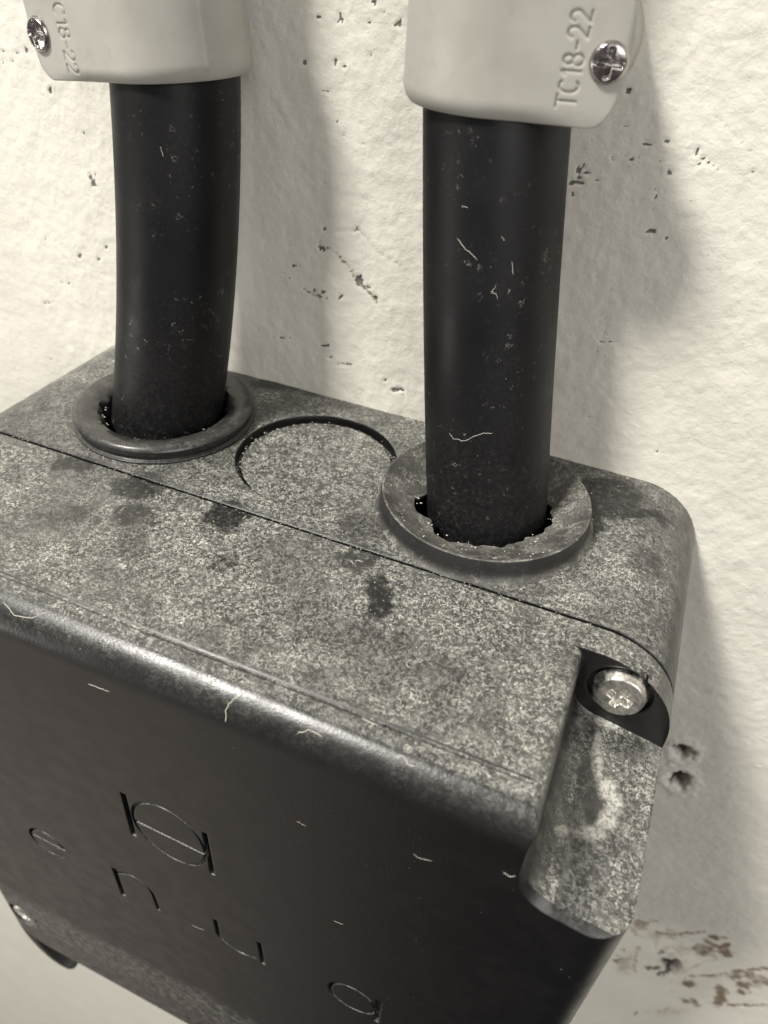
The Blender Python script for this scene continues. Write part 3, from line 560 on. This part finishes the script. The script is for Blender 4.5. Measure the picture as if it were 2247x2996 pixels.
# screws ----------------------------------------------------------------
def screw(name, c, nrm, r, h, mat, parent, dome=.35, cross=.55, rot=.4):
    """pan head with a worn cross recess; c = centre of its underside, nrm = outward direction"""
    nv = Vector(nrm).normalized(); u = nv.orthogonal().normalized(); v = nv.cross(u)
    nr, na = 30, 96; V = []; F = []
    def hgt(x, y):
        q = math.hypot(x, y)/r
        z = h*(1-dome*q*q)
        if q > .80: z -= h*.55*((q-.80)/.20)**2.2
        ca, sa = math.cos(rot), math.sin(rot); a, b = x*ca+y*sa, -x*sa+y*ca
        wd_ = .13*r; k_ = 0
        m = max(min(1, (wd_-min(abs(a), abs(b)))/(.08*r)+.5), 0)*max(0, min(1, (cross*r-math.hypot(a, b))/(.12*r)))
        c2 = max(0, min(1, (.26*r-math.hypot(a, b))/(.1*r)))
        return z-.55*h*max(m, c2)+.02*h*math.sin(7*x/r+3*y/r)
    V.append(tuple(Vector(c)+nv*hgt(0, 0)))
    for i in range(1, nr+1):
        rr = r*i/nr
        for j in range(na):
            a = 2*PI*j/na; x, y = rr*math.cos(a), rr*math.sin(a)
            V.append(tuple(Vector(c)+u*x+v*y+nv*hgt(x, y)))
    for j in range(na):
        a = 2*PI*j/na; V.append(tuple(Vector(c)+(u*math.cos(a)+v*math.sin(a))*r*.985-nv*.3))
    for j in range(na): F.append((0, 1+j, 1+(j+1) % na))
    for i in range(nr):
        for j in range(na):
            a = 1+i*na+j; b = 1+i*na+(j+1) % na; F.append((a, a+na, b+na, b))
    return mesh_obj(name, V, F, mat, parent, smooth=50)
sc1 = screw('screw', (57.6, -43.1, -5.4), (.05, -1, .12), 3.6, 2.1, M_scr, box, .12, .5)
sc1['label'] = 'bright screw head in the notch at the upper right lid corner'
sc2 = screw('screw', (BLS[0], -69.4, BLS[1]), (0, -1, .0), 3.9, 1.9, M_scr, box, .3, .5)
sc2['label'] = 'shiny screw head at the lower left lid corner'

# grommets --------------------------------------------------------------
def jitR(i, a, r, h):
    if i >= 10:
        j = .9*math.sin(3*a+1)+.7*math.sin(7*a+2.1)+.45*math.sin(17*a)+.3*math.sin(31*a+1)
        k = 0.0
        d = (a-math.radians(205)+PI) % (2*PI)-PI
        k = 2.3*math.exp(-(d/.2)**2)+.9*math.exp(-((((a-math.radians(20)+PI) % (2*PI))-PI)/.35)**2)
        d2 = (a-math.radians(250)+PI) % (2*PI)-PI; k += 1.0*math.exp(-(d2/.15)**2)
        f = 1.
        return r+f*(.45*j+k), h+.10*math.sin(5*a)+.12*j*.4
    return r, h
prof = [(17.6, 0.02), (17.3, .35), (16.9, .9), (16.65, 2.0), (16.75, 3.3), (16.6, 3.75), (16.3, 3.8), (15.9, 3.45), (13.6, 1.9), (11.2, .9), (10.0, .75), (10.0, .2), (12.4, -.2), (13.3, -1.5), (13.3, -4)]
V, F = lathe(prof, (30.71, -21.0, 0), 240, jit=jitR)
g1 = mesh_obj('grommet', V, F, M_rub, box, smooth=40); g1['label'] = 'wide dusty rubber grommet with a torn inner edge round the right conduit'
def jitL(i, a, r, h):
    if i >= 9: return r+.25*math.sin(9*a)+.18*math.sin(23*a+1), h+.2*math.sin(4*a)
    return r, h
prof = [(16.3, 0.02), (16.3, .35), (15.7, .6), (15.9, 1.4), (16.1, 2.2), (15.8, 2.8), (15.2, 3.1), (13.4, 2.7), (11.9, 2.2), (11.2, 1.2), (11.0, -1.2), (12.9, -2.5), (13.3, -5)]
V, F = lathe(prof, (-31.1, -20.2, 0), 180, jit=jitL)
g2 = mesh_obj('grommet', V, F, M_rub2, box, smooth=40); g2['label'] = 'thick black rubber grommet round the left conduit'

# knockout marks / lint
def offs(paths, r):
    out = []
    for P in paths:
        Q = []
        for a, b in zip(P[:-1], P[1:]):
            for i in range(4):
                t = i/4; Q.append(tuple(a[j]*(1-t)+b[j]*t+random.uniform(-.12, .12)*(j != 1) for j in range(3)))
        Q.append(P[-1]); out.append(Q)
    return out
LF = [[(fx(x), YF-.02, fz(z)) for x, y, z in P] for P in LINT_FRONT]
V, F = tubes(offs(LF[:2], .1), .038)
V2, F2 = tubes(offs(LF[3:12:3]+LF[14::6], .1), .022); o_ = len(V); V += V2; F += [tuple(i+o_ for i in f) for f in F2]
def edge_y(P):                        # rest the edge fibres on the rounded front edge
    Q = []
    for x, y, z in P:
        dy = min(max(-65.9-y, 0), 5.0); Q.append((x, -65.9-dy, -(5.2-math.sqrt(5.2**2-dy*dy))+.05))
    return Q
V2, F2 = tubes([edge_y(P) for P in offs(LINT_EDGE, .3)], .055)
o_ = len(V); V += V2; F += [tuple(i+o_ for i in f) for f in F2]
fib = []
for k_ in range(55):                 # tiny fibres settled on the top face
    x = random.uniform(-60, 49); y = random.uniform(-64, -40); a = random.uniform(0, 2*PI); P = []
    for i in range(5): P.append((x, y, .03)); a += random.uniform(-.9, .9); L = random.uniform(.15, .4); x += L*math.cos(a); y += L*math.sin(a)
    fib.append(P)
V2, F2 = tubes(fib, .05); o_ = len(V); V += V2; F += [tuple(i+o_ for i in f) for f in F2]
lint = mesh_obj('lint', V, F, M_lint, box, smooth=0); lint['kind'] = 'stuff'
# crumbs of grit round the grommets, seam and knockout
V = []; F = []
def crumb(x, y, z, r):
    b0 = len(V)
    for v in ((1, 0, 0), (0, 1, 0), (-1, 0, 0), (0, -1, 0), (0, 0, 1), (0, 0, -1)):
        V.append((x+v[0]*r*random.uniform(.6, 1.4), y+v[1]*r*random.uniform(.6, 1.4), z+v[2]*r*random.uniform(.4, 1)))
    for f in ((0, 1, 4), (1, 2, 4), (2, 3, 4), (3, 0, 4), (1, 0, 5), (2, 1, 5), (3, 2, 5), (0, 3, 5)): F.append(tuple(b0+i for i in f))
for k_ in range(420):
    a = random.uniform(0, 2*PI); cx, rr = random.choice(((30.71, 17.4), (-30.9, 16.7), (0, 13.0), (30.71, 15.9)))
    q = random.gauss(0, .45); z = {17.4: .05, 16.7: .05, 13.0: -1.1, 15.9: 3.05}[rr]
    crumb(cx+(rr+q)*math.cos(a), -19.9+(rr+q)*math.sin(a), z, random.uniform(.05, .16))
for k_ in range(80):                 # crumbs caught between the rubber and the conduits
    (cx, cy, rr, z) = random.choice(((30.71, -20.4, 11.0, .8), (-31.5, -19.4, 11.2, 1.0)))
    a = random.uniform(0, 2*PI); q = random.gauss(0, .35); crumb(cx+(rr+q)*math.cos(a), cy+(rr+q)*math.sin(a), z+abs(q)*.4, random.uniform(.06, .22))
for k_ in range(150):
    crumb(random.uniform(-55, 52), YS+random.gauss(0, .35), .02, random.uniform(.04, .11))
for k_ in range(900):
    x, y = random.uniform(-60, 60), random.uniform(-65, -1)
    if x > 49 and y < -40: continue
    if abs(y-YS) < .5 or min(math.hypot(x-hx, y-hy) for hx, hy in HOLES) < 18.2 and not math.hypot(x, y-HOLES[1][1]) < 12.6: continue
    crumb(x, y, -1.13 if math.hypot(x, y-HOLES[1][1]) < 12.6 else .02, random.uniform(.04, .12))
V = [v for v in V]
grit = mesh_obj('grit', V, F, M_lint, box, smooth=0); grit['kind'] = 'stuff'

# ------------------------------------------------------------------ conduits
def path(c, z): return (c[0]+c[1]*z+c[2]*z*z/100, c[3]+c[4]*z+c[5]*z*z/100, c[6]+c[7]*z)
CR = (30.56, -.167, .024, -18.4, .095, .02, 9.9, -.008)
CL = (-32.0, .195, -.174, -18.6, .104, .013, 10.1, -.014)
def conduit(c, label, lintp):
    rings = []; n = 96
    zs = list(np.linspace(-24, 130, 90))
    for z in zs:
        x, y, r = path(c, min(z, 75)); 
        if z > 75:
            x += (z-75)*(c[1]+c[2]*1.5)*.6; y += 0
        rings.append([(x+r*math.cos(2*PI*j/n), y+r*math.sin(2*PI*j/n), z) for j in range(n)])
    V, F = loft(rings)
    x, y, r = path(c, 0)
    o = mesh_obj('conduit', V, F, M_con, None, smooth=40, origin=(x, y, -24))
    tag(o, label, 'conduit', 'black conduits entering the top of the box')
    ps = []
    for P in (lintp if len(lintp) > 8 else lintp[:5]):
        if len(P) < 3 and random.random() < .7: continue
        Q = []
        for (px, py, pz) in offs([P], .1)[0]:
            # slide each fibre point along the line of its normal on to the tube's skin
            cx, cy, r = path(c, pz); d = Vector((px-cx, py-cy)); d = d.normalized()*(r+.05); Q.append((cx+d.x, cy+d.y, pz))
        ps.append(Q)
    V, F = tubes(ps, .03); l = mesh_obj('lint', V, F, M_lint, o, smooth=0); l['kind'] = 'stuff'
    return o
conduit(CL, 'black conduit on the left, leaning slightly, in the thick-rimmed grommet', LINT_TL)
conduit(CR, 'straighter black conduit on the right, in the torn dusty grommet', LINT_TR)

# ------------------------------------------------------------------ tube clamps
def strokes(ch):
    if ch == 'T': return [[(0, 1), (.72, 1)], [(.36, 1), (.36, 0)]]
    if ch == 'C': return [[(.38+.38*math.cos(math.radians(a)), .5+.5*math.sin(math.radians(a))) for a in range(50, 311, 13)]]
    if ch == '1': return [[(.1, .8), (.32, 1), (.32, 0)]]
    if ch == '8': return [[(.34+.26*math.cos(math.radians(a)), .76+.24*math.sin(math.radians(a))) for a in range(0, 361, 20)],
                          [(.34+.32*math.cos(math.radians(a)), .26+.26*math.sin(math.radians(a))) for a in range(0, 361, 20)]]
    if ch == '-': return [[(.08, .45), (.5, .45)]]
    if ch == '2': return [[(.34+.3*math.cos(math.radians(a)), .7+.3*math.sin(math.radians(a))) for a in range(165, -46, -15)]+[(.04, 0), (.66, 0)]]
ADV = {'T': .88, 'C': .92, '1': .62, '8': .86, '-': .66, '2': .86}
def clamp_(cx, cy, R_, adeg, tip, sgn, z0, z1, zc, label, scr, text, tilt=0., ridge=None):
    root = empty('tube_clamp', (cx, 0, z0))
    tag(root, label, 'clamp', 'grey clamps holding the conduits')
    a_ = math.radians(adeg)
    # profile measured back from the flange tip
    px, py = R_*math.sin(a_), -R_*math.cos(a_); tx, ty = math.cos(a_), math.sin(a_)
    Lf = (tip-px)/tx; Larc = R_*(a_+PI*.5+.75); Lw = 0.0
    def prof_(e):
        if e < Lf: d = Lf-e; return (px+tx*d, py+ty*d), (ty, -tx)
        e -= Lf
        if e < Larc: an = a_-e/R_; return (R_*math.sin(an), -R_*math.cos(an)), (math.sin(an), -math.cos(an))
        an = a_-Larc/R_; return (R_*math.sin(an), -R_*math.cos(an)), (math.sin(an), -math.cos(an))
    tot = Lf+Larc+Lw
    es = list(np.arange(0, 11, .12))+list(np.arange(11, tot-.1, .45))+[tot]
    ts = np.linspace(0, 1, 110)
    hh = (z1-z0)/2; strk = []
    H_, _ = text['h'], 0
    x = 0
    for ch in text['s']:
        for st_ in strokes(ch): strk.append([(text['t0']+text['dir']*(x+u)*H_*1.0, text['e0']+v*text['eh']) for u, v in st_])
        x += ADV[ch]
    E_, T_ = np.meshgrid(np.array(es), ts, indexing='ij')
    q = np.clip(1-E_/3.4, 0, 1); half = hh*np.sqrt(np.clip(1-q**2.1, .07, 1)); Zm = zc+ (2*T_-1)*half
    Zm = np.where(E_ < 3.4, zc+(2*T_-1)*half+((z0+z1)/2-zc)*(1-q), z0+(z1-z0)*T_)
    dd = np.full(E_.shape, 9.)
    for pl in strk:
        for p0, p1 in zip(pl[:-1], pl[1:]):
            d, _ = segdist(Zm, E_, p0, p1); dd = np.minimum(dd, d)
    gro = np.clip(1.5-dd/.11, 0, 1)*.20
    ez = np.minimum(Zm-z0, z1-Zm); edg = np.clip(1-ez/2.2, 0, 1)**2.4*.85
    et = np.clip(1-E_/1.2, 0, 1)**2.4*.5
    if ridge: gro = gro-np.clip(1-abs(E_-(Lf+R_*(a_+math.radians(ridge))))/.28, 0, 1)*.16
    th = 1.7; V = []; F = []; ne, nt = E_.shape
    ct, stt = math.cos(tilt), math.sin(tilt)
    def put(u, z, n_, off):
        X = (u[0]+n_[0]*off)*sgn; Y = u[1]+n_[1]*off
        zz = z-z0; return (cx+X*ct-zz*stt, cy+Y, z0+zz*ct+X*stt)
    for i in range(ne):
        u, n_ = prof_(es[i])
        for j in range(nt): V.append(put(u, Zm[i, j], n_, -(gro[i, j]+edg[i, j]*min(1, max(.25, (es[i]-1.5)/9))+et[i, j])))
    for i in range(ne):
        u, n_ = prof_(es[i])
        for j in range(nt): V.append(put(u, Zm[i, j], n_, -th))
    N = ne*nt
    for i in range(ne-1):
        for j in range(nt-1):
            a = i*nt+j; F.append((a, a+1, a+nt+1, a+nt)); F.append((N+a, N+a+nt, N+a+nt+1, N+a+1))
    for i in range(ne-1):
        for j in (0, nt-1):
            a = i*nt+j; F.append((a, a+nt, N+a+nt, N+a))
    for j in range(nt-1):
        for i in (0, ne-1):
            a = i*nt+j; F.append((a, N+a, N+a+1, a+1))
    b = mesh_obj('strap', V, F, M_clamp, root, smooth=45); fix_normals(b)
    # block under the flange, on the wall
    rings = []
    for (y, ins) in ((0.6, .2), (cy+py+ty*Lf*.5+2.2, 0.2)):
        P = []
        for k_ in range(41):
            an = PI*(k_/40)-PI/2
            P.append((tip-1.2-ins-5+5*math.cos(an), y, zc+(hh-.8-ins)*math.sin(an)))
        P += [(R_*.55, y, zc+hh-.8-ins), (R_*.55, y, zc-hh+.8+ins)]
        rings.append(P)
    V = []
    for r_ in rings:
        for (X, Y, z) in r_: zz = z-z0; V.append((cx+X*sgn*ct-zz*stt, Y, z0+zz*ct+X*sgn*stt))
    n = len(rings[0]); F = [tuple(range(n-1, -1, -1)), tuple(range(n, 2*n))]+[(j, (j+1) % n, n+(j+1) % n, n+j) for j in range(n)]
    b2 = mesh_obj('base', V, F, M_clamp, root, smooth=45); fix_normals(b2)
    u, n_ = prof_(scr[0]); c = put(u, scr[1], n_, 0.0)
    screw('screw', c, (n_[0]*sgn, n_[1], 0), scr[2], .75, M_scr2, root, .35, .75, rot=.75)
    return root
clamp_(20.9, -12.1, 11.2, 15, 16.9, 1, 56.3, 71.3, 63.4, 'light grey tube clamp on the right, lettered TC18-22 beside its screw',
       (2.3, 62.9, 2.1), dict(s='TC18-22', h=1.66, t0=58.3, dir=1.0, e0=5.0, eh=2.15))
clamp_(-26.2, -12.4, 11.0, 10, 18.6, -1, 54.6, 70.0, 61.8, 'light grey tube clamp on the left, its screw at the left edge of the photo',
       (2.4, 60.2, 2.2), dict(s='TC18-22', h=1.75, t0=65.2, dir=-1.0, e0=6.8, eh=2.2), tilt=math.radians(5), ridge=60)
